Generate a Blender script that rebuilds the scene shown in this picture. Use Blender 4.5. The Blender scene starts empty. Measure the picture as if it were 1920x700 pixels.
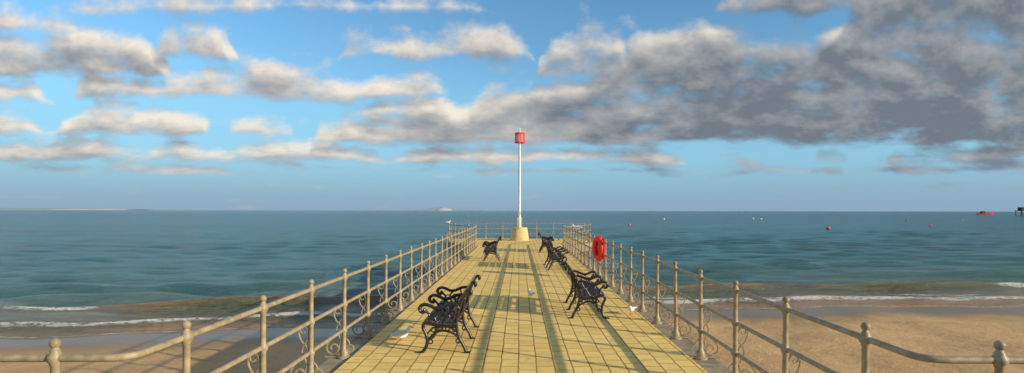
import bpy, math, random
import numpy as np
from mathutils import Vector, Matrix
random.seed(4); rng=np.random.RandomState(7)
SC=bpy.context.scene; COL=SC.collection
F=1050.0; H=1.92; SEA=-2.5
# ------------------------------------------------------------------ node helpers
def newmat(name):
    m=bpy.data.materials.new(name); m.use_nodes=True
    nt=m.node_tree; b=nt.nodes['Principled BSDF']; return m,nt,b
def nd(nt,t,**k):
    n=nt.nodes.new(t)
    for a,v in k.items(): setattr(n,a,v)
    return n
def setin(nt,sock,val):
    if isinstance(val,bpy.types.NodeSocket): nt.links.new(val,sock)
    else: sock.default_value=val
def math_(nt,op,a,b=None,c=None,clamp=False):
    n=nd(nt,'ShaderNodeMath',operation=op); n.use_clamp=clamp
    setin(nt,n.inputs[0],a)
    if b is not None: setin(nt,n.inputs[1],b)
    if c is not None: setin(nt,n.inputs[2],c)
    return n.outputs[0]
def vmath(nt,op,a,b=None):
    n=nd(nt,'ShaderNodeVectorMath',operation=op)
    setin(nt,n.inputs[0],a)
    if b is not None: setin(nt,n.inputs[1],b)
    return n.outputs['Value'] if op in('LENGTH','DOT_PRODUCT') else n.outputs[0]
def noise(nt,vec,scale,detail=4,rough=.5,dist=0,dims='3D'):
    n=nd(nt,'ShaderNodeTexNoise'); n.noise_dimensions=dims
    nt.links.new(vec,n.inputs['Vector'])
    n.inputs['Scale'].default_value=scale; n.inputs['Detail'].default_value=detail
    n.inputs['Roughness'].default_value=rough; n.inputs['Distortion'].default_value=dist
    return n
def mixc(nt,f,a,b,bt='MIX'):
    n=nd(nt,'ShaderNodeMix',data_type='RGBA'); n.blend_type=bt
    setin(nt,n.inputs[0],f); setin(nt,n.inputs[6],a); setin(nt,n.inputs[7],b)
    return n.outputs[2]
def maprange(nt,v,a,b,c=0,d=1,smooth=False):
    n=nd(nt,'ShaderNodeMapRange')
    if smooth: n.interpolation_type='SMOOTHSTEP'
    setin(nt,n.inputs[0],v)
    for i,x in enumerate((a,b,c,d)): n.inputs[i+1].default_value=x
    return n.outputs[0]
def rgba(c): return (c[0],c[1],c[2],1)
def objco(nt,scale=(1,1,1)):
    t=nd(nt,'ShaderNodeTexCoord'); return vmath(nt,'MULTIPLY',t.outputs['Object'],scale)
def bump(nt,b,h,strength=.3,dist=.02):
    n=nd(nt,'ShaderNodeBump'); n.inputs['Strength'].default_value=strength
    n.inputs['Distance'].default_value=dist
    nt.links.new(h,n.inputs['Height']); nt.links.new(n.outputs[0],b.inputs['Normal']); return n
def simple(name,c1,c2,rough=.5,scale=20,bs=.15,metal=0,spec=.5,lo=.35,hi=.65):
    m,nt,b=newmat(name); co=objco(nt)
    n=noise(nt,co,scale,4,.6)
    f=maprange(nt,n.outputs[0],lo,hi)
    setin(nt,b.inputs['Base Color'],mixc(nt,f,rgba(c1),rgba(c2)))
    b.inputs['Roughness'].default_value=rough; b.inputs['Metallic'].default_value=metal
    b.inputs['Specular IOR Level'].default_value=spec
    if bs: bump(nt,b,n.outputs[0],bs,.01)
    return m
# ------------------------------------------------------------------ mesh builder
class MB:
    def __init__(s): s.v=[]; s.f=[]
    def add(s,vs,fs):
        o=len(s.v); s.v+= [tuple(map(float,p)) for p in vs]; s.f+=[tuple(i+o for i in f) for f in fs]
    def box(s,c,d,M=None,bev=0):
        x,y,z=[k/2 for k in d]
        if bev:
            b=bev; vs=[];
            ring=[(-x+b,-y),(x-b,-y),(x,-y+b),(x,y-b),(x-b,y),(-x+b,y),(-x,y-b),(-x,-y+b)]
            inner=[(px*(x-b)/x,py*(y-b)/y) for px,py in ring]
            for z0,rg in ((-z,inner),(-z+b,ring),(z-b,ring),(z,inner)):
                vs+=[(px,py,z0) for px,py in rg]
            fs=[tuple(range(7,-1,-1)),tuple(range(24,32))]
            for k in range(3):
                for i in range(8): j=(i+1)%8; fs.append((k*8+i,k*8+j,k*8+8+j,k*8+8+i))
        else:
            vs=[(-x,-y,-z),(x,-y,-z),(x,y,-z),(-x,y,-z),(-x,-y,z),(x,-y,z),(x,y,z),(-x,y,z)]
            fs=[(3,2,1,0),(4,5,6,7),(0,1,5,4),(1,2,6,5),(2,3,7,6),(3,0,4,7)]
        M=M or Matrix.Identity(3)
        s.add([Vector(c)+M@Vector(p) for p in vs],fs)
    def lathe(s,prof,c=(0,0,0),seg=14):
        vs=[];fs=[]
        for r,z in prof:
            for i in range(seg):
                a=2*math.pi*i/seg; vs.append((c[0]+r*math.cos(a),c[1]+r*math.sin(a),c[2]+z))
        for k in range(len(prof)-1):
            for i in range(seg):
                j=(i+1)%seg; fs.append((k*seg+i,k*seg+j,(k+1)*seg+j,(k+1)*seg+i))
        fs.append(tuple(range(seg-1,-1,-1))); n=(len(prof)-1)*seg; fs.append(tuple(range(n,n+seg)))
        s.add(vs,fs)
    def tube(s,path,rn,rb=None,ref=(0,1,0),seg=8,closed=False):
        P=[Vector(p) for p in path]; n=len(P); rb=rb or rn; ref=Vector(ref); vs=[];fs=[]
        for i,p in enumerate(P):
            if closed: t=P[(i+1)%n]-P[i-1]
            else: t=P[min(i+1,n-1)]-P[max(i-1,0)]
            t.normalize(); N=t.cross(ref); N.normalize(); B=N.cross(t)
            a_=rn[i] if hasattr(rn,'__len__') else rn; b_=rb[i] if hasattr(rb,'__len__') else rb
            for k in range(seg):
                a=2*math.pi*k/seg; vs.append(p+N*math.cos(a)*a_+B*math.sin(a)*b_)
        for i in range(n if closed else n-1):
            i2=(i+1)%n
            for k in range(seg):
                j=(k+1)%seg; fs.append((i*seg+k,i*seg+j,i2*seg+j,i2*seg+k))
        if not closed:
            fs.append(tuple(range(seg-1,-1,-1))); fs.append(tuple(range((n-1)*seg,n*seg)))
        s.add(vs,fs)
    def prism(s,poly,z0,z1):
        n=len(poly); vs=[(x,y,z0) for x,y in poly]+[(x,y,z1) for x,y in poly]
        fs=[tuple(range(n-1,-1,-1)),tuple(range(n,2*n))]+[(i,(i+1)%n,n+(i+1)%n,n+i) for i in range(n)]
        s.add(vs,fs)
    def sphere(s,c,r,seg=14,rings=8):
        r=(r,r,r) if not hasattr(r,'__len__') else r
        vs=[];fs=[]
        for k in range(1,rings):
            th=math.pi*k/rings
            for i in range(seg):
                a=2*math.pi*i/seg; vs.append((c[0]+r[0]*math.sin(th)*math.cos(a),c[1]+r[1]*math.sin(th)*math.sin(a),c[2]-r[2]*math.cos(th)))
        for k in range(rings-2):
            for i in range(seg):
                j=(i+1)%seg; fs.append((k*seg+i,k*seg+j,(k+1)*seg+j,(k+1)*seg+i))
        b=len(vs); vs+=[(c[0],c[1],c[2]-r[2]),(c[0],c[1],c[2]+r[2])]
        for i in range(seg):
            j=(i+1)%seg; fs.append((b,j,i)); m=(rings-2)*seg; fs.append((b+1,m+i,m+j))
        s.add(vs,fs)
    def obj(s,name,mat,parent=None,smooth=True,angle=40,loc=None):
        me=bpy.data.meshes.new(name); me.from_pydata(s.v,[],s.f); me.update()
        if smooth:
            me.shade_smooth(); me.set_sharp_from_angle(angle=math.radians(angle))
        me.materials.append(mat); o=bpy.data.objects.new(name,me); COL.objects.link(o)
        if parent: o.parent=parent
        if loc: o.location=loc
        return o
def empty(name,loc=(0,0,0),rz=0,label=None,cat=None,group=None,parent=None):
    o=bpy.data.objects.new(name,None); COL.objects.link(o); o.location=loc; o.rotation_euler[2]=rz
    o.empty_display_size=.2
    tag(o,label,cat,group)
    if parent: o.parent=parent
    return o
def tag(o,label=None,cat=None,group=None,kind=None):
    if label:o['label']=label
    if cat:o['category']=cat
    if group:o['group']=group
    if kind:o['kind']=kind
    return o
def copy_tree(o,parent=None):
    c=o.copy(); COL.objects.link(c)
    if parent is not None: c.parent=parent
    for ch in list(o.children): copy_tree(ch,c)
    return c
def cr(pts,n=6):
    P=[np.array(p,float) for p in pts]; P=[2*P[0]-P[1]]+P+[2*P[-1]-P[-2]]; out=[]
    for i in range(1,len(P)-2):
        for k in range(n):
            t=k/n
            out.append(.5*((2*P[i])+(-P[i-1]+P[i+1])*t+(2*P[i-1]-5*P[i]+4*P[i+1]-P[i+2])*t*t+(-P[i-1]+3*P[i]-3*P[i+1]+P[i+2])*t**3))
    out.append(P[-2]); return out
def xz(pts,y=0): return [(p[0],y,p[1]) for p in pts]
def spiral(c,r0,r1,a0,a1,n=18):
    return [(c[0]+(r0+(r1-r0)*i/n)*math.cos(math.radians(a0+(a1-a0)*i/n)),c[1]+(r0+(r1-r0)*i/n)*math.sin(math.radians(a0+(a1-a0)*i/n))) for i in range(n+1)]
# ------------------------------------------------------------------ materials
M_post=simple('painted_iron_beige',(.42,.345,.215),(.27,.21,.125),.45,14,.25,spec=.35)
M_black=simple('black_cast_iron',(.012,.012,.013),(.022,.02,.019),.32,30,.3,spec=.6)
M_slat=simple('dark_stained_wood',(.05,.028,.022),(.085,.045,.035),.45,9,.2)
M_conc=simple('weathered_concrete',(.40,.315,.20),(.22,.175,.11),.9,6,.6)
M_pile=simple('wet_concrete',(.16,.14,.11),(.08,.075,.06),.8,4,.6)
M_white=simple('white_paint',(.8,.79,.75),(.66,.64,.58),.4,5,.05)
M_red=simple('red_paint',(.80,.03,.03),(.68,.02,.025),.4,6,.05)
M_buoyred=simple('red_plastic',(.9,.035,.02),(.8,.03,.015),.35,6,.03)
M_plinth=simple('plinth_render',(.72,.58,.28),(.52,.40,.18),.85,5,.5)
M_feather=simple('white_feathers',(.88,.87,.85),(.80,.79,.77),.8,40,.1)
M_grey=simple('grey_feathers',(.66,.67,.69),(.55,.57,.60),.8,30,.1)
M_bill=simple('orange_bill',(.6,.12,.03),(.45,.08,.02),.5,30,0)
M_pink=simple('orange_buoy',(.85,.16,.12),(.75,.12,.1),.4,3,0)
M_yel=simple('yellow_buoy',(.8,.6,.08),(.7,.5,.06),.4,3,0)
M_dark=simple('dark_timber',(.03,.03,.03),(.06,.055,.05),.8,1,0)
M_glass=simple('dark_window',(.02,.025,.03),(.03,.035,.04),.1,1,0)
def deckmat():
    m,nt,b=newmat('yellow_block_paving')
    t=nd(nt,'ShaderNodeTexCoord'); sp=nd(nt,'ShaderNodeSeparateXYZ'); nt.links.new(t.outputs['Object'],sp.inputs[0])
    cb=nd(nt,'ShaderNodeCombineXYZ'); nt.links.new(sp.outputs[1],cb.inputs[0]); nt.links.new(sp.outputs[0],cb.inputs[1])
    w=noise(nt,t.outputs['Object'],3,1); wv=vmath(nt,'MULTIPLY',vmath(nt,'SUBTRACT',w.outputs['Color'],(.5,.5,.5)),(.025,.025,0))
    vec=vmath(nt,'ADD',cb.outputs[0],wv)
    br=nd(nt,'ShaderNodeTexBrick'); nt.links.new(vec,br.inputs['Vector'])
    br.inputs['Scale'].default_value=1; br.inputs['Brick Width'].default_value=.30; br.inputs['Row Height'].default_value=.22
    br.inputs['Mortar Size'].default_value=.010; br.inputs['Mortar Smooth'].default_value=.3; br.inputs['Bias'].default_value=-.1
    br.inputs['Color1'].default_value=(.99,.71,.24,1); br.inputs['Color2'].default_value=(.84,.555,.165,1); br.inputs['Mortar'].default_value=(.24,.15,.055,1)
    n1=noise(nt,t.outputs['Object'],1.1,4,.6); n2=noise(nt,t.outputs['Object'],45,3,.7); n3=noise(nt,t.outputs['Object'],6,4,.65)
    c=mixc(nt,maprange(nt,n1.outputs[0],.35,.7,0,.3),br.outputs['Color'],(.72,.46,.15,1))
    c=mixc(nt,maprange(nt,n3.outputs[0],.52,.74,0,.5),c,(.45,.29,.11,1))
    c=mixc(nt,.35,c,mixc(nt,1,c,n2.outputs['Fac'],'OVERLAY'))
    v=noise(nt,t.outputs['Object'],22,2); c=mixc(nt,maprange(nt,v.outputs[0],.72,.76,0,.6),c,(.85,.79,.65,1))
    setin(nt,b.inputs['Base Color'],c); b.inputs['Roughness'].default_value=.85; b.inputs['Specular IOR Level'].default_value=.2
    h=math_(nt,'SUBTRACT',math_(nt,'MULTIPLY',n2.outputs[0],.3),br.outputs['Fac'])
    bump(nt,b,h,.6,.006); return m
M_deck=deckmat()
def sandmat():
    m,nt,b=newmat('wet_and_dry_sand')
    t=nd(nt,'ShaderNodeTexCoord'); co=t.outputs['Object']
    at=nd(nt,'ShaderNodeAttribute'); at.attribute_name='wet'
    n1=noise(nt,co,.35,4,.6); n3=noise(nt,co,2.4,7,.72)
    dry=mixc(nt,maprange(nt,n1.outputs[0],.35,.65),(.70,.44,.195,1),(.58,.355,.155,1))
    dry=mixc(nt,maprange(nt,n3.outputs[0],.52,.72,0,.45),dry,(.32,.19,.09,1))
    wet=mixc(nt,maprange(nt,n1.outputs[0],.35,.65),(.29,.185,.09,1),(.22,.14,.07,1))
    f=math_(nt,'ADD',at.outputs['Fac'],math_(nt,'MULTIPLY',math_(nt,'SUBTRACT',n1.outputs[0],.5),.6),clamp=True)
    c=mixc(nt,f,dry,wet)
    v=noise(nt,vmath(nt,'MULTIPLY',co,(1,2.2,1)),5,3,.7)
    c=mixc(nt,maprange(nt,v.outputs[0],.68,.73,0,.85),c,(.06,.045,.03,1))
    setin(nt,b.inputs['Base Color'],c); setin(nt,b.inputs['Roughness'],maprange(nt,f,.3,1,.9,.32))
    bp=bump(nt,b,n3.outputs[0],.5,.13); setin(nt,bp.inputs['Strength'],maprange(nt,f,0,1,.75,.10)); return m
M_sand=sandmat()
def watermat():
    m,nt,b=newmat('sea_water')
    t=nd(nt,'ShaderNodeTexCoord'); co=t.outputs['Object']
    sh=nd(nt,'ShaderNodeAttribute'); sh.attribute_name='shallow'
    fo=nd(nt,'ShaderNodeAttribute'); fo.attribute_name='foam'
    fa=nd(nt,'ShaderNodeAttribute'); fa.attribute_name='far'
    big=noise(nt,vmath(nt,'MULTIPLY',co,(.004,.016,1)),1,3,.6)
    deep=mixc(nt,maprange(nt,big.outputs[0],.35,.65),(.008,.145,.18,1),(.018,.185,.215,1))
    deep=mixc(nt,fa.outputs['Fac'],deep,(.003,.108,.155,1))
    c=mixc(nt,maprange(nt,sh.outputs['Fac'],0,.5),deep,(.115,.25,.225,1))
    c=mixc(nt,maprange(nt,sh.outputs['Fac'],.45,1),c,(.31,.24,.12,1))
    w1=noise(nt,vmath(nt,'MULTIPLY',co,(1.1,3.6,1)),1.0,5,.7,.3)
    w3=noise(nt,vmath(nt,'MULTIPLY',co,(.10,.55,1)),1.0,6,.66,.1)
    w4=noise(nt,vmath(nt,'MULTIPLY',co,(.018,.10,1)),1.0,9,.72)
    c=mixc(nt,maprange(nt,w3.outputs[0],.38,.66,0,.6),mixc(nt,1,c,(.72,.78,.80,1),'MULTIPLY'),mixc(nt,1,c,(2.2,1.45,1.35,1),'MULTIPLY'))  # light showing through wave crests, put into the colour by wave height
    c=mixc(nt,maprange(nt,w4.outputs[0],.40,.62,0,.5),mixc(nt,1,c,(.70,.80,.84,1),'MULTIPLY'),mixc(nt,1,c,(2.0,1.45,1.35,1),'MULTIPLY'))  # same painted crest light for the broader wave groups
    fn=noise(nt,vmath(nt,'MULTIPLY',co,(1.6,3.2,1)),2.2,5,.7)
    f=math_(nt,'MULTIPLY',fo.outputs['Fac'],maprange(nt,fn.outputs[0],.34,.56,0,1.3))
    f=maprange(nt,f,.30,.65)
    c=mixc(nt,f,c,(.84,.83,.80,1))
    setin(nt,b.inputs['Base Color'],c); setin(nt,b.inputs['Roughness'],maprange(nt,f,0,1,.16,.8))
    b.inputs['IOR'].default_value=1.33; setin(nt,b.inputs['Specular IOR Level'],maprange(nt,fa.outputs['Fac'],0,1,.30,.13))
    h=math_(nt,'ADD',math_(nt,'MULTIPLY',w1.outputs[0],.6),math_(nt,'MULTIPLY',w3.outputs[0],1.0))
    h=math_(nt,'ADD',h,math_(nt,'MULTIPLY',w4.outputs[0],1.5))
    bump(nt,b,h,1.0,.8); return m
M_water=watermat()
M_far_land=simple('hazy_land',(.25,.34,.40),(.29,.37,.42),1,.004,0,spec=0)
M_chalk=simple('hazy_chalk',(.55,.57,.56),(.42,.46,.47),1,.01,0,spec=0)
M_prom=simple('promenade_asphalt',(.12,.11,.10),(.16,.15,.13),.9,30,.3)
# ------------------------------------------------------------------ shore
SX=[-3000,-60,-25,-18,-7,0,7.7,23,60,3000]; SD=[-40,14,18.4,19.4,21.2,23.6,25.2,26.4,29,60]
def shore(x): return np.interp(x,SX,SD)+.25*np.sin(x*.5)+.15*np.sin(x*1.3+1)
def grid_mesh(name,X,Y,Z,mat,attrs={}):
    r,c=X.shape; V=np.stack([X,Y,Z],-1).reshape(-1,3)
    i=np.arange(r-1)[:,None]*c+np.arange(c-1)[None,:]; Fq=np.stack([i,i+1,i+c+1,i+c],-1).reshape(-1,4)
    me=bpy.data.meshes.new(name); me.vertices.add(len(V)); me.vertices.foreach_set('co',V.ravel().astype(np.float32))
    me.loops.add(Fq.size); me.loops.foreach_set('vertex_index',Fq.ravel().astype(np.int32))
    me.polygons.add(len(Fq)); me.polygons.foreach_set('loop_start',np.arange(0,Fq.size,4,dtype=np.int32))
    me.update(calc_edges=True); me.validate(); me.shade_smooth()
    for k,a in attrs.items():
        at=me.attributes.new(k,'FLOAT','POINT'); at.data.foreach_set('value',a.ravel().astype(np.float32))
    me.materials.append(mat); o=bpy.data.objects.new(name,me); COL.objects.link(o); return o
def n1d(x,seed,fr):
    r=np.random.RandomState(seed); o=0
    for k in range(7): o=o+np.sin(x*fr*(1+k*.63)+r.rand()*6.28)/(1+k*.5)
    return o/3
t=np.linspace(-1,1,361); xs=np.sign(t)*(np.abs(t)*45+np.maximum(np.abs(t)-.8,0)**2*36000)
ys=np.concatenate([np.arange(2.5,34,.16),np.linspace(34.5,120,40)])
X,Y=np.meshgrid(xs,ys); s=Y-shore(X)
Z=SEA-.015-.052*s-.0007*s*np.abs(s)*(s>0); Z=np.where(s>20,np.maximum(Z,-6),Z)
und=0
for k in range(26):
    a=rng.rand()*6.28; w=rng.uniform(.9,5); und=und+np.sin((X*math.cos(a)+Y*math.sin(a))*w+rng.rand()*6.28)*.011/w**.7
Z=Z+und*np.clip(-(s+.8)/3,0.05,1)*(np.abs(X)<46)
wet=np.clip(1+(s+1.8+.5*n1d(X,3,.25))/2.6,0,1)
beach=grid_mesh('beach',X,Y,Z,M_sand,{'wet':wet}); tag(beach,'brown sandy beach sloping down to the waterline','beach',kind='structure')
# sea
sv=list(np.arange(-2.2,20,.1)); d=.1
while sv[-1]<32000: sv.append(sv[-1]+d); d*=1.021
sv=np.array(sv); t=np.linspace(-1,1,341)
S,T=np.meshgrid(sv,t,indexing='ij'); X=T*(1.3*(S+22)+16); Y=shore(np.clip(X,-300,300))+S
wav=0
for k in range(34):
    L=rng.uniform(.9,6); a=math.pi/2+rng.normal()*.45; w=6.28/L
    amp=.0055*L**.9
    res=np.clip(1.5-(S+20)*.010*4/L,0,1)
    wav=wav+np.sin((X*math.cos(a)+Y*math.sin(a))*w+rng.rand()*6.28)*amp*res
calm=np.clip((S-0)/8,.06,1)
Z=SEA+wav*calm
def crest(s0,w,A,seed,fr,lo=.2):
    wob=s0+.45*n1d(X,seed,fr*.7)+.12*n1d(X,seed+9,fr*4); dd=(S-wob)
    g=np.exp(-(np.where(dd<0,dd/(w*.55),dd/w))**2)
    m=np.clip(lo+.7*n1d(X,seed+3,fr)+.3,0,1); return A*g*m,dd,m
z1,d1,m1=crest(5.9,.75,.34,11,.16,.5); z2,d2,m2=crest(2.4,.5,.10,22,.2,.6); z3,d3,m3=crest(12,1.5,.26,33,.1,.45)
z4,d4,m4=crest(20,2.2,.14,44,.07,.4); z5,d5,m5=crest(9,.8,.10,55,.2,.3)
Z=Z+z1+z2+z3+z4+z5
fm=np.zeros_like(Z)
brk=np.clip(n1d(X,71,.22)*2.2-.35,0,1)+.15*np.clip(n1d(X,72,.9),0,1)
rt=np.clip(X/8,0,1)
fm=np.maximum(fm,np.exp(-((d1+.25)/.26)**2)*np.clip(brk,0,1))
fm=np.maximum(fm,np.exp(-((d2+.15)/(.22+.25*rt))**2)*np.clip(.75+.4*n1d(X,61,.5),0,1))
fm=np.maximum(fm,np.exp(-((d2-1.1)/.3)**2)*np.clip(.35+.6*n1d(X,63,.5),0,1)*(.35+.65*rt))
fm=np.maximum(fm,.5*np.exp(-((S-.1)/.12)**2))
shal=np.clip(np.exp(-(S-1)/10)+.6*z1/.34,0,1)
shal=np.clip(shal+.10*n1d(X*.3+Y,81,.15)*(S<60),0,1)
far=np.clip((S-20)/350,0,1)**.6
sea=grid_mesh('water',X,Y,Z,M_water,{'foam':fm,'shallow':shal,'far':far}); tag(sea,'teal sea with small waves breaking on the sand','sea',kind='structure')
mb=MB(); mb.prism([(-600,-60),(600,-60),(600,3.62),(-600,3.62)],-4,-.03)
o=mb.obj('promenade',M_prom,smooth=False); tag(o,'promenade surface and sea wall at the pier entrance','promenade',kind='structure')
# ------------------------------------------------------------------ pier
pier=empty('pier',(0,20,0),0,'narrow concrete pier paved with yellow blocks, widening at its end','pier')
def P(o): o.parent=pier; o.location=Vector(o.location)-Vector(pier.location); return o
outline=[(-2.5,3.63),(2.6,3.63),(2.6,30.2),(4.75,35.2),(4.95,38.8),(-4.85,38.8),(-4.65,35.2),(-2.5,30.2)]
inner=[(-2.19,2.2),(2.25,2.2),(2.25,30.4),(4.35,35.3),(4.55,38.4),(-4.45,38.4),(-4.25,35.3),(-2.19,30.4)]
mb=MB(); mb.prism(outline,-.5,-.035); P(mb.obj('deck_slab',M_conc,smooth=False))
mb=MB(); mb.prism(inner,-.03,0.0); P(mb.obj('deck_paving',M_deck,smooth=False))
first=None
for y in list(range(7,38,4))+[37]:
    w=2.1 if y<33 else 4.0
    for x in (-w,w):
        mb=MB(); mb.lathe([(.24,-4.6),(.24,-.5)],(0,0,0),16)
        o=mb.obj('pile',M_pile,pier,loc=(x+.04,y-20,-.001)) if first is None else first.copy()
        if first is not None: COL.objects.link(o); o.location=(x+.04,y-20,-.001)
        first=first or o
    mb=MB(); mb.box((.04,y-20,-.66),(2*w+.7,.5,.31)); mb.obj('cross_beam',M_pile,pier,smooth=False)
# ------------------------------------------------------------------ railing post + scroll bracket
def knuckle(z,r,R): return [(r,z-R*1.1),(R*.66,z-R*.95),(R*.66,z-R*.75),(R*.95,z-R*.35),(R,z),(R*.95,z+R*.35),(R*.66,z+R*.75),(R*.66,z+R*.95),(r,z+R*1.1)]
prof=[(.0,-.035),(.085,-.035),(.085,-.012),(.06,.0),(.05,.05),(.042,.07),(.03,.09)]
prof+=knuckle(.33,.026,.041)+knuckle(.67,.025,.041)+[(.024,.8)]+knuckle(1.03,.024,.044)
prof+=[(.018,1.092),(.018,1.098)]+[(.031*math.sin(a),1.118-.031*math.cos(a)) for a in np.linspace(.6,math.pi-.05,8)]
mb=MB(); mb.lathe(prof,seg=14); post_me=mb.obj('post',M_post,angle=50)
def bracket():
    mb=MB()
    a=cr(spiral((.085,.575),.018,.048,-160,130,10)+[(.03,.56),(.035,.48),(.075,.42),(.10,.34),(.07,.27),(.05,.22)],4)
    mb.tube(xz(a),.009,.012,seg=6)
    a=cr([(.04,.62),(.07,.635),(.12,.60),(.135,.54),(.105,.46),(.05,.40),(.035,.35)],6); mb.tube(xz(a),.009,.012,seg=6)
    a=cr([(.035,.30),(.09,.28),(.15,.235),(.205,.17)]+spiral((.135,.095),.10,.03,40,-400,22),3); mb.tube(xz(a),.012,.015,seg=6)
    mb.tube(xz(cr([(.04,.20),(.06,.13),(.05,.05),(.04,.0)],4)),.010,.013,seg=6)
    a=cr([(-.03,.22),(-.06,.19)]+spiral((-.075,.085),.062,.02,90,430,16),3); mb.tube(xz(a),.009,.012,seg=6)
    mb.tube(xz([(-.13,-.02),(.25,-.02)]),.012,.02,seg=6)
    return mb.obj('scroll_bracket',M_post,angle=60)
br0=bracket(); br0.parent=post_me
bpy.context.view_layer.update()
def add_post(parent,x,y,rz,withbr=True):
    p=post_me.copy(); COL.objects.link(p); p.parent=parent; p.location=(x-parent.location.x,y-parent.location.y,0); p.rotation_euler=(random.gauss(0,.004),random.gauss(0,.006),rz)
    if withbr: b=br0.copy(); COL.objects.link(b); b.parent=p
def add_rail(parent,pts,z,r=.0225):
    out=[]
    P_=[Vector((x,y,0)) for x,y in pts]
    for i,p in enumerate(P_):
        if 0<i<len(P_)-1:
            a=(P_[i-1]-p).normalized()*.16; b=(P_[i+1]-p).normalized()*.16
            for k in range(7):
                t=k/6; out.append((p+a)*(1-t)**2+2*p*t*(1-t)+(p+b)*t*t)
        else: out.append(p)
    mb=MB(); L=Vector(parent.location); mb.tube([Vector((q.x,q.y,z))-Vector((L.x,L.y,0)) for q in out],r,ref=(0,0,1),seg=10); mb.obj('rail',M_post,parent,angle=60)
lab='beige painted iron railing with ball finials and scroll brackets'
ZR=(1.03,.67,.33)
for sgn,xr in ((-1,-2.31),(1,2.41)):
    R=empty('railing',(xr,17,0),0,lab,'railing','railings around the pier')
    yn=3.36
    pts=[(xr+sgn*6,yn-.06),(xr+sgn*.02,yn),(xr,30.2),(sgn*4.45+.05,35.4),(sgn*4.65+.05,38.5)]
    for z in ZR: add_rail(R,pts,z)
    for n in range(23): add_post(R,xr,3.9+1.168*n,0 if sgn>0 else math.pi)
    for k,dx in enumerate((.47,1.6,2.75,3.9,5.05)): add_post(R,xr+sgn*dx,yn-.005*k,-math.pi/2+math.pi)
    a=Vector((xr,30.2)); b=Vector((sgn*4.45+.05,35.4)); 
    for q in (0,.25,.5,.75,1):
        p=a.lerp(b,q); add_post(R,p.x,p.y,(0.4 if sgn<0 else -.4)+(0 if sgn>0 else math.pi))
    for y in (36.4,37.45): add_post(R,(sgn*4.55+.05),y,0 if sgn>0 else math.pi)
R=empty('railing',(0.05,38.5,0),0,'beige painted iron railing across the pier end','railing','railings around the pier')
for z in ZR: add_rail(R,[(-4.6,38.5),(4.7,38.5)],z)
for k in range(9): add_post(R,-4.6+k*9.3/8,38.5,math.pi/2)
bpy.data.objects.remove(br0); bpy.data.objects.remove(post_me)
# ------------------------------------------------------------------ benches
def side_frame():
    mb=MB(); T=lambda pts,r=.014,w=.02,n=6:mb.tube(xz(cr(pts,n)),r*1.2,w,seg=8)
    T([(-.31,.0),(-.285,.03),(-.26,.09),(-.2,.2),(-.165,.33),(-.16,.44),(-.185,.57),(-.235,.71),(-.28,.80),(-.315,.84),(-.35,.835),(-.355,.80),(-.33,.795)],.019,.024)
    T([(.33,.0),(.30,.01),(.265,.05),(.235,.12),(.235,.2),(.265,.28),(.29,.34),(.27,.40),(.22,.42)],.019,.024)
    T([(-.16,.37),(-.06,.355),(.06,.36),(.16,.385),(.25,.405)],.017,.022)
    T([(-.2,.6),(-.15,.655),(-.06,.65),(.03,.61),(.12,.6),(.2,.635),(.27,.65),(.325,.625),(.335,.575),(.30,.545),(.265,.56),(.275,.59)],.02,.028)
    T([(.27,.40),(.215,.45),(.205,.51),(.24,.55),(.285,.6)],.014,.02)
    T([(-.165,.50),(-.11,.56),(-.06,.52),(-.09,.47),(-.13,.5)],.009,.014,5)
    T([(-.04,.64),(-.05,.55),(.0,.45),(.05,.38)],.010,.016)
    T([(.05,.6),(.12,.55),(.13,.47),(.08,.4)],.010,.016)
    for c,r in (((.04,.50),.045),((.165,.49),.04),((-.10,.43),.035)):
        mb.tube(xz([(c[0]+r*math.cos(a),c[1]+r*math.sin(a)) for a in np.linspace(0,2*math.pi,15)[:-1]]),.010,.014,seg=6,closed=True)
    T([(-.23,.14),(-.15,.24),(-.04,.29),(.07,.29),(.17,.23),(.245,.13)],.013,.018)
    T([(-.19,.27),(-.1,.33),(0,.35)],.009,.014); T([(.24,.25),(.16,.33),(.06,.35)],.009,.014)
    for c,r in (((-.135,.315),.028),((-.04,.325),.026),((.05,.325),.026),((.15,.31),.03),((-.185,.16),.03),((.19,.15),.03)):
        mb.tube(xz([(c[0]+r*math.cos(a),c[1]+r*math.sin(a)) for a in np.linspace(0,2*math.pi,13)[:-1]]),.010,.013,seg=6,closed=True)
    mb.box((-.31,0,.008),(.08,.06,.016)); mb.box((.33,0,.008),(.08,.06,.016))
    mb.sphere((.335,0,.6),(.028,.034,.03)); mb.sphere((-.35,0,.82),(.026,.03,.028))
    return mb
bench=empty('bench',(-1.0,8.38,0),0,None,'bench','cast iron benches on the pier')
BL=1.66
sf=side_frame().obj('side_frame',M_black,bench,angle=50,loc=(0,-BL/2,0))
for y in (0,BL/2):
    c=sf.copy(); COL.objects.link(c); c.location=(0,y,0)
mb=MB()
for x,z,a in ((-.135,.395,.02),(-.07,.386,-.05),(-.005,.388,-.08),(.06,.396,-.1),(.125,.409,-.14),(.19,.425,-.1),(.25,.43,.15)):
    mb.box((x,0,z),(.056,BL+.06,.026),Matrix.Rotation(a,3,'Y'),bev=.004)
mb.obj('seat',M_slat,bench,angle=30)
mb=MB()
for x,z,a in ((-.15,.48,.2),(-.165,.55,.27),(-.188,.62,.33),(-.215,.69,.42),(-.25,.76,.5),(-.285,.815,.65)):
    mb.box((x+.015,0,z),(.024,BL+.06,.062),Matrix.Rotation(-a,3,'Y'),bev=.004)
mb.obj('backrest',M_slat,bench,angle=30)
bpy.context.view_layer.update()
bl='black cast iron bench with dark wooden slats, '
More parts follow.
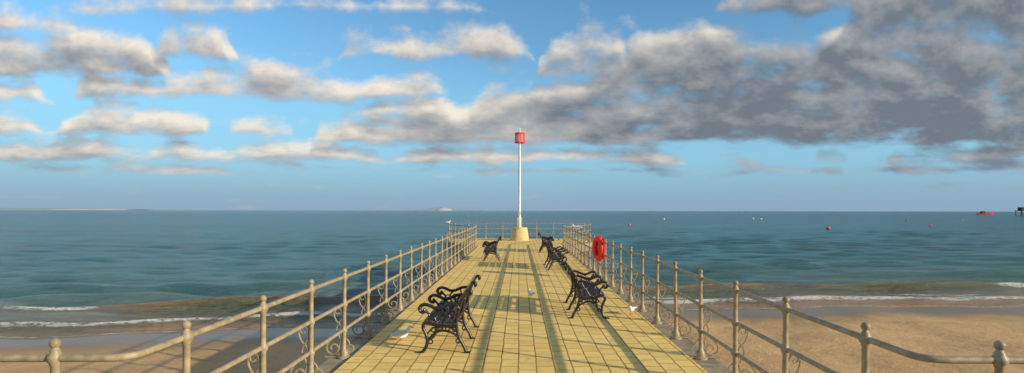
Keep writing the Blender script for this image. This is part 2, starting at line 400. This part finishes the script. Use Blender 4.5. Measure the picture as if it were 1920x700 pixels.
specs=[(-1.0,8.38,math.pi,'turned towards the near railing beside a white gull'),(-1.06,22.0,math.pi,'standing alone on yellow paving'),
       (1.26,10.81,0,'facing the railing, standing on yellow paving'),(1.22,18.85,0,'facing the railing past the lifebuoy'),(1.27,26.3,0,'facing the railing near the beacon mast')]
for i,(x,y,r,l) in enumerate(specs):
    b=bench if i==0 else copy_tree(bench)
    b.location=(x,y,0); b.rotation_euler[2]=r+[0,.03,-.02,.03,-.03][i]; b['label']=bl+l if len((bl+l).split())<=12 else 'black cast iron slatted bench '+l
bench['label']='black cast iron slatted bench beside a white gull'
# ------------------------------------------------------------------ beacon mast
B=empty('beacon_mast',(0.04,36,0),0,'white beacon mast with red basket topmark on round plinth','beacon')
mb=MB(); mb.lathe([(.0,0),(.62,0),(.6,.08),(.56,.40),(.51,.72),(.50,.80),(.46,.84),(0,.85)],seg=20); mb.obj('plinth',M_plinth,B,angle=30)
mb=MB(); mb.lathe([(.16,.84),(.16,.88),(.11,.9),(.11,1.5),(.085,1.53),(.08,3.8),(.065,6.0),(.05,6.9),(.03,7.22)],seg=14); mb.obj('pole',M_white,B)
mb=MB()
for z in (1.05,1.4): mb.box((0,-.04,z),(.30,.10,.07),bev=.01)
mb.box((-.12,-.06,1.2),(.05,.05,.55),bev=.01); mb.box((.12,-.06,1.2),(.05,.05,.55),bev=.01)
mb.box((0,-.13,1.75),(.14,.06,.22),bev=.01)
mb.obj('mast_clamp',M_plinth,B,smooth=False)
mb=MB()
for z,r in ((6.28,.31),(6.88,.31)):
    mb.tube([(r*math.cos(a),r*math.sin(a),z) for a in np.linspace(0,2*math.pi,25)[:-1]],.028,ref=(0,0,1),seg=6,closed=True)
for k in range(20):
    a=2*math.pi*(k+.5)/20; mb.tube([(.32*math.cos(a),.32*math.sin(a),6.26),(.30*math.cos(a),.30*math.sin(a),6.9)],.014,.036,ref=(-math.sin(a),math.cos(a),0),seg=6)
for a in (0,math.pi/2):
    for z,r in ((6.28,.30),(6.88,.30)): mb.tube([(-r*math.cos(a),-r*math.sin(a),z),(r*math.cos(a),r*math.sin(a),z)],.015,ref=(0,0,1),seg=6)
mb.obj('topmark',M_red,B)
# ------------------------------------------------------------------ lifebuoy
Lb=empty('lifebuoy',(2.30,15.9,.85),math.radians(-74),'red lifebuoy in red housing hung on pier railing','lifebuoy')
mb=MB(); mb.tube([(.24*math.cos(a),-.06,.25*1.15*math.sin(a)) for a in np.linspace(0,2*math.pi,29)[:-1]],.075,.07,ref=(0,1,0),seg=12,closed=True); mb.obj('buoy_ring',M_buoyred,Lb)
mb=MB(); mb.tube(xz([(0,-.37),(0,-.36),(0,.36),(0,.37)]),[.02,.1,.1,.02],[.02,.05,.05,.02],ref=(0,1,0),seg=12)
mb.box((0,.035,0),(.46,.05,.60),bev=.02); mb.obj('holder',M_buoyred,Lb,angle=40)
# ------------------------------------------------------------------ gulls
def loft(mb,st,seg=12):
    vs=[];fs=[]
    for (y,z,rx,rz) in st:
        for k in range(seg):
            a=2*math.pi*k/seg; vs.append((rx*math.cos(a),y,z+rz*math.sin(a)))
    for i in range(len(st)-1):
        for k in range(seg):
            j=(k+1)%seg; fs.append((i*seg+k,(i+1)*seg+k,(i+1)*seg+j,i*seg+j))
    fs.append(tuple(range(seg))); fs.append(tuple(range(len(st)*seg-1,(len(st)-1)*seg-1,-1))); mb.add(vs,fs)
gull=empty('gull',(0,0,0),0,None,'gull','gulls resting on the pier')
mb=MB(); loft(mb,[(-.20,.135,.02,.004),(-.15,.14,.03,.012),(-.10,.138,.045,.035),(-.04,.13,.06,.055),(.03,.135,.062,.06),(.08,.155,.05,.052),(.105,.19,.036,.04),(.12,.222,.032,.034),(.14,.228,.030,.031),(.158,.224,.02,.021),(.168,.22,.008,.010)])
mb.obj('body',M_feather,gull,angle=80)
for sx in(-1,1):
    mb=MB(); loft(mb,[(-.235,.15,.004,.004),(-.18,.152,.012,.014),(-.10,.155,.016,.026),(-.02,.16,.018,.032),(.05,.16,.012,.028),(.075,.16,.004,.01)],8)
    o=mb.obj('wing',M_grey,gull,angle=80,loc=(sx*.048,0,0)); o.rotation_euler[2]=sx*.10
mb=MB(); loft(mb,[(.16,.221,.009,.008),(.185,.219,.006,.006),(.205,.212,.002,.003)],8); mb.obj('bill',M_bill,gull)
for sx in(-1,1):
    mb=MB(); mb.tube([(sx*.022,.0,.09),(sx*.022,-.005,.045),(sx*.022,.0,.004)],.004,ref=(1,0,0),seg=6)
    for q in(-.018,0,.018): mb.tube([(sx*.022,0,.004),(sx*.022+q,.035,.003)],.003,ref=(0,0,1),seg=5)
    mb.obj('leg',M_bill,gull)
bpy.context.view_layer.update()
gs=[(-1.72,8.25,0,-.9,.95,'white gull crouching on the paving beside a bench'),(.26,12.3,0,.3,.72,'small white gull standing in the middle of the deck'),
    (2.08,10.35,0,2.6,.78,'small white gull standing by the railing foot'),(2.41,23.4,1.052,1.3,1.15,'white gull perched on the top rail'),(-4.45,35.4,1.052,-1.4,.9,'white gull perched on the end railing')]
for i,(x,y,z,r,s_,l) in enumerate(gs):
    g=gull if i==0 else copy_tree(gull)
    g.location=(x,y,z); g.rotation_euler[2]=r; g.scale=(s_,)*3; g['label']=l
gull.location.z=-.035
# ------------------------------------------------------------------ buoys
def at_sea(px,py):
    d_=F*(H-SEA)/max(py-(395+(px-973)*.0021),1); return ((px-973)*d_/F,d_)
bs=[(1180,423,4,M_pink),(1553,430,6,M_pink),(1412,411,3,M_white),(1427,412,3,M_white),(1245,412,3,M_white),(1583,412,2.2,M_pink),(1700,414,2.8,M_pink),(1745,424,3.2,M_pink),(1805,414,2.4,M_yel)]
for px,py,sz,mt in bs:
    x,y=at_sea(px,py); r=sz*y/F*.62
    e=empty('mooring_buoy',(x,y,SEA+r*.2),0,{M_pink:'orange-red',M_white:'white',M_yel:'yellow'}[mt]+' round mooring buoy floating on the sea','buoy','mooring buoys on the sea')
    mb=MB(); mb.sphere((0,0,r*.35),(r,r,r*.9)); mb.obj('float',mt,e)
    mb=MB(); mb.lathe([(r*.16,r*1.15),(r*.16,r*1.4),(r*.05,r*1.42)],seg=8); mb.tube([(r*.22*math.cos(a),0,r*1.55+r*.22*math.sin(a)) for a in np.linspace(0,6.28,11)[:-1]],r*.06,ref=(0,1,0),seg=6,closed=True); mb.obj('lifting_eye',M_dark,e)
# ------------------------------------------------------------------ boat
bx,by=(1848-973)*800/F,800
Bt=empty('work_boat',(bx,by,SEA),math.radians(4),'red hulled work boat moored on the open sea','boat')
mb=MB(); st=[(-12,.6,2.6,1.6),(-10,.5,3.0,1.7),(-4,.4,3.1,1.7),(4,.5,3.0,1.9),(9,.8,1.9,2.4),(12,1.4,.25,3.1)]
vs=[];fs=[]
for x,zb,w,zt in st: vs+=[(x,-w,zt),(x,-w*.75,zb-.6),(x,0,zb-1.6),(x,w*.75,zb-.6),(x,w,zt)]
for i in range(len(st)-1):
    for k in range(4): fs.append((i*5+k,i*5+k+1,i*5+5+k+1,i*5+5+k))
    fs.append((i*5+4,i*5,i*5+5,i*5+9))
fs+= [(4,3,2,1,0),(25,26,27,28,29)]; mb.add(vs,fs); mb.obj('hull',M_red,Bt,smooth=False)
mb=MB(); mb.box((-4.5,0,2.7),(6,3.4,2.2),bev=.2); mb.box((-4.0,0,4.3),(3.5,2.8,1.2),bev=.2); mb.obj('wheelhouse',M_dark,Bt,smooth=False)
for k in range(4):
    mb=MB(); mb.box((-6.2+k*1.3,-1.72,3.0),(.8,.06,.7)); mb.obj('window',M_glass,Bt,smooth=False)
mb=MB(); mb.lathe([(.12,4.9),(.06,9)],(-4,0,0),8); mb.box((-4,0,7.5),(1.6,.1,.1)); mb.obj('mast',M_white,Bt)
mb=MB(); mb.lathe([(.1,1.8),(.05,5)],(7,0,0),8); mb.obj('mast',M_white,Bt)
# ------------------------------------------------------------------ distant pier
px0=(1909-973)*640/F
D=empty('distant_pier',(px0,640,SEA),0,'dark timber pier head standing far out in the sea','pier')
mb=MB(); mb.box((60,0,5.4),(120,10,.8)); mb.obj('deck',M_dark,D,smooth=False)
mb=MB()
for k in range(20):
    for y in(-4,4): mb.lathe([(.35,-4),(.35,5)],(1+k*6,y,0),8)
    mb.tube([(1+k*6,-4.2,.5),(1+(k+1)*6,-4.2,4.5)],.15,seg=5)
o=mb.obj('piles',M_dark,D); o['kind']='stuff'
mb=MB(); mb.box((6,0,7.4),(8,6,3.2)); mb.prism([(1.6,-3.4),(10.4,-3.4),(10.4,3.4),(1.6,3.4)],9.0,9.3); mb.obj('shelter',M_dark,D,smooth=False)
mb=MB()
for k in range(30): mb.box((k*4+.2,-4.9,6.3),(.15,.15,1.1))
mb.box((60,-4.9,6.85),(120,.12,.12)); mb.obj('handrail',M_dark,D,smooth=False)
# ------------------------------------------------------------------ distant land
def land(name,d0,pts,mat,label,depth=900):
    mb=MB(); vs=[];fs=[]; n=len(pts)
    for px,h in pts:
        x=(px-973)*d0/F; z=SEA+h*d0/F
        vs+=[(x,d0,SEA-3),(x,d0+depth*.02,z*.8+SEA*.2),(x,d0+depth*.4,z),(x,d0+depth,SEA-3)]
    for i in range(n-1):
        for k in range(3): fs.append((i*4+k,(i+1)*4+k,(i+1)*4+k+1,i*4+k+1))
    mb.add(vs,fs); o=mb.obj(name,mat,angle=60); tag(o,label,'headland',kind='structure'); return o
def jag(a,b,hs,step,amp):
    xs_=np.arange(a,b+.1,step); ps=np.linspace(0,1,len(hs)); r=np.random.RandomState(abs(int(a))+9)
    return [(x,max(.2,np.interp((x-a)/(b-a),ps,hs)+r.normal()*amp)) for x in xs_]
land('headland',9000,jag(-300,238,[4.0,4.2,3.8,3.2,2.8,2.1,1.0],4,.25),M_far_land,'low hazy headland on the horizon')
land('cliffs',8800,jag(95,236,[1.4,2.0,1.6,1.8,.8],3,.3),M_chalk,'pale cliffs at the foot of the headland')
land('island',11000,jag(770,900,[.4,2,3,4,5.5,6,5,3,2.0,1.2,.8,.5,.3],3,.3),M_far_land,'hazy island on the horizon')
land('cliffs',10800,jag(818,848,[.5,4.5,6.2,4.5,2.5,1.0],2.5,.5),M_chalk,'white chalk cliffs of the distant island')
# ------------------------------------------------------------------ world
SUN=Vector((2.85,-1.5,1)).normalized(); el=math.asin(SUN.z); az=math.atan2(SUN.x,SUN.y)
W=bpy.data.worlds.new('World'); SC.world=W; W.use_nodes=True; nt=W.node_tree; nt.nodes.clear()
g=bpy.data.node_groups.new('cloud_density','ShaderNodeTree')
g.interface.new_socket('Vector',in_out='INPUT',socket_type='NodeSocketVector'); g.interface.new_socket('Density',in_out='OUTPUT',socket_type='NodeSocketFloat')
g.interface.new_socket('Broad',in_out='OUTPUT',socket_type='NodeSocketFloat')
gi=g.nodes.new('NodeGroupInput'); go=g.nodes.new('NodeGroupOutput')
sp=nd(g,'ShaderNodeSeparateXYZ'); g.links.new(gi.outputs[0],sp.inputs[0])
lw=math_(g,'LOGARITHM',math_(g,'MAXIMUM',math_(g,'ADD',sp.outputs[1],.09),.01),math.e)
cb=nd(g,'ShaderNodeCombineXYZ'); setin(g,cb.inputs[0],math_(g,'MULTIPLY',sp.outputs[0],5.5)); setin(g,cb.inputs[1],math_(g,'MULTIPLY',lw,3.1))
nA=noise(g,cb.outputs[0],2.0,8,.57,.0)
nB=noise(g,cb.outputs[0],.9,2,.5)
wsep=nd(g,'ShaderNodeSeparateColor'); g.links.new(nB.outputs['Color'],wsep.inputs[0])
U=math_(g,'ADD',sp.outputs[0],math_(g,'MULTIPLY',math_(g,'SUBTRACT',wsep.outputs[0],.5),.08))
Vv=math_(g,'ADD',sp.outputs[1],math_(g,'MULTIPLY',math_(g,'SUBTRACT',wsep.outputs[1],.5),.025))
T01=math_(g,'ADD',math_(g,'MULTIPLY',U,.5),.5,clamp=True)
PX=lambda px:((px-973)/F)*.5+.5
rows=[
(150,1.0,[(-70,88),(0,94),(90,88),(180,96),(250,92),(300,60),(330,-10),(380,-30),(985,-30),(1005,45),(1080,90),(1150,90),(1195,50),(1240,-30)]),
(112,1.0,[(260,-30),(305,45),(350,72),(400,68),(440,42),(475,-30),(630,-30),(655,24),(690,26),(740,48),(820,60),(900,66),(950,54),(990,24),(1020,-30),(1190,-30)]),
(62,.8,[(-70,46),(0,54),(70,50),(140,30),(200,-30)]),
(24,.8,[(60,-30),(180,26),(500,30),(700,24),(860,28),(960,-30),(1300,-30),(1370,50),(1600,60),(2000,60)]),
(190,1.15,[(-70,44),(0,46),(60,38),(100,-10),(125,0),(140,40),(210,56),(290,46),(330,52),(410,54),(470,62),(495,74),(530,62),(600,50),(660,44),(740,42),(790,54),(830,30),(860,-30)]),
(257,1.15,[(-70,54),(20,58),(60,34),(100,5),(118,44),(170,70),(225,66),(260,58),(330,52),(390,34),(420,-10),(440,22),(500,38),(545,20),(575,-30)]),
(307,1.1,[(-70,46),(80,48),(180,52),(250,42),(330,44),(420,30),(470,42),(560,48),(660,40),(705,14),(720,4),(760,34),(850,40),(1000,36),(1200,32),(1280,10),(1320,-30),(1495,-30),(1530,28),(1575,32),(1602,-30),(1630,-30),(1680,36),(1800,44),(1990,48)]),
(276,1.1,[(570,-30),(600,45),(650,62),(700,84),(740,108),(830,112),(868,86),(900,110),(980,122),(1080,136),(1170,178),(1210,212),(1300,235),(1390,225),(1450,205),(1500,200),(1560,225),(1610,300),(1700,330),(2000,340)]),
(326,.9,[(-70,14),(300,18),(600,8),(900,14),(1100,8),(1200,16),(1260,24),(1310,8),(1420,20),(1500,12),(1660,18),(1700,30),(1800,32),(1990,36)]),
]
acc=None
for (b,w,pts) in rows:
    fc=nd(g,'ShaderNodeFloatCurve'); cu=fc.mapping.curves[0]; fc.mapping.use_clip=False
    P0=[(PX(x),(t_+40)/400) for x,t_ in pts]
    cu.points[0].location=(0,P0[0][1]); cu.points[1].location=(1,P0[-1][1])
    for q in P0:
        if 0.002<q[0]<.998: cu.points.new(*q)
    fc.mapping.update()
    g.links.new(T01,fc.inputs['Value'])
    vb=(395-b)/F
    th=math_(g,'MULTIPLY_ADD',fc.outputs[0],400/F,-40/F)
    dn=math_(g,'MULTIPLY',math_(g,'SUBTRACT',Vv,vb),F/17)
    up=math_(g,'MULTIPLY',math_(g,'SUBTRACT',math_(g,'ADD',th,vb),Vv),F/30)
    e=math_(g,'MULTIPLY',math_(g,'MINIMUM',math_(g,'MINIMUM',dn,up),1.0),w)
    if acc is None: acc=e
    else:
        n=nd(g,'ShaderNodeMath',operation='SMOOTH_MAX'); setin(g,n.inputs[0],acc); setin(g,n.inputs[1],e); n.inputs[2].default_value=.35; acc=n.outputs[0]
acc=math_(g,'MAXIMUM',acc,-.9)
ov=maprange(g,sp.outputs[1],.42,.8,0,.75)  # overhead cloud cover out of view, added to neutralise the ambient light
ov2=maprange(g,math_(g,'ABSOLUTE',sp.outputs[0]),1.05,1.4,0,.75)
acc=math_(g,'MAXIMUM',acc,math_(g,'SUBTRACT',math_(g,'MAXIMUM',ov,ov2),.5))
acc=math_(g,'ADD',acc,.08)
Dn=math_(g,'ADD',acc,math_(g,'ADD',math_(g,'MULTIPLY',math_(g,'SUBTRACT',nA.outputs[0],.5),4.0),math_(g,'MULTIPLY',math_(g,'SUBTRACT',nB.outputs[0],.5),.7)))
g.links.new(Dn,go.inputs[0]); g.links.new(wsep.outputs[2],go.inputs[1])
tc=nd(nt,'ShaderNodeTexCoord'); sp=nd(nt,'ShaderNodeSeparateXYZ'); nt.links.new(tc.outputs['Generated'],sp.inputs[0])
hh=math_(nt,'SQRT',math_(nt,'ADD',math_(nt,'MULTIPLY',sp.outputs[0],sp.outputs[0]),math_(nt,'MULTIPLY',sp.outputs[1],sp.outputs[1])))
A=math_(nt,'ARCTAN2',sp.outputs[0],sp.outputs[1]); V=math_(nt,'DIVIDE',sp.outputs[2],math_(nt,'MAXIMUM',hh,.02))
Ac=math_(nt,'MINIMUM',math_(nt,'MAXIMUM',A,-.8),.8)
Ux=math_(nt,'ADD',math_(nt,'TANGENT',Ac),math_(nt,'SUBTRACT',A,Ac)); Vg=math_(nt,'MINIMUM',math_(nt,'DIVIDE',V,math_(nt,'COSINE',Ac)),2)
cb=nd(nt,'ShaderNodeCombineXYZ'); setin(nt,cb.inputs[0],Ux); setin(nt,cb.inputs[1],Vg)
def dens(off):
    n=nt.nodes.new('ShaderNodeGroup'); n.node_tree=g
    nt.links.new(vmath(nt,'ADD',cb.outputs[0],off),n.inputs[0]); return n.outputs
G0=dens((0,0,0)); D0=G0[0]; D1=dens((.008,.022,0))[0]
mask=maprange(nt,D0,-.25,1.2,0,1,True)
lit=math_(nt,'ADD',math_(nt,'MULTIPLY',math_(nt,'SUBTRACT',D0,D1),.34),maprange(nt,D0,0,2.4,.62,.22))
lit=math_(nt,'ADD',lit,maprange(nt,G0[1],.3,.7,-.12,.16))
rightdark=maprange(nt,Ux,-.2,.5,0,.40,True)
lit=math_(nt,'SUBTRACT',lit,rightdark,clamp=True)
sky=nd(nt,'ShaderNodeTexSky',sky_type='NISHITA'); sky.sun_disc=False; sky.sun_elevation=el; sky.sun_rotation=az
sky.air_density=1.0; sky.dust_density=.6; sky.ozone_density=2.0
ST=.09
k=1/ST
def cc(r,g_,b_): return (r*k,g_*k,b_*k,1)
base=mixc(nt,1,sky.outputs[0],(1.2,1.78,1.98,1),'MULTIPLY')
base=mixc(nt,maprange(nt,V,.04,.30,.8,0,True),base,cc(.27,.54,.76))
ccol=mixc(nt,maprange(nt,lit,0,.4),cc(.17,.205,.25),cc(.41,.415,.425))
ccol=mixc(nt,maprange(nt,lit,.4,.92),ccol,cc(.90,.83,.72))
col=mixc(nt,mask,base,ccol)
haze=maprange(nt,V,.0,.10,1,0,True)
col=mixc(nt,math_(nt,'MULTIPLY',haze,.8),col,cc(.26,.375,.49))
bg=nd(nt,'ShaderNodeBackground'); setin(nt,bg.inputs[0],col); bg.inputs[1].default_value=ST
wo=nd(nt,'ShaderNodeOutputWorld'); nt.links.new(bg.outputs[0],wo.inputs[0])
W.cycles.sampling_method='MANUAL'; W.cycles.sample_map_resolution=256
# sun
sl=bpy.data.lights.new('sun','SUN'); sl.energy=5; sl.angle=math.radians(.53); sl.color=(1,.86,.62)
so=bpy.data.objects.new('sun',sl); COL.objects.link(so); so.rotation_euler=(-SUN).to_track_quat('-Z','Y').to_euler(); so.location=(20,-10,12)
# camera
cam=bpy.data.cameras.new('camera'); cam.sensor_width=36; cam.lens=F/1920*36; cam.shift_x=-13/1920; cam.shift_y=45/1920
cam.clip_end=60000; cam.clip_start=.1
co=bpy.data.objects.new('camera',cam); COL.objects.link(co); co.location=(0,0,H); co.rotation_euler=(math.pi/2,math.radians(-.12),0)
SC.camera=co
SC.view_settings.view_transform='Standard'; SC.view_settings.look='None'; SC.view_settings.exposure=0
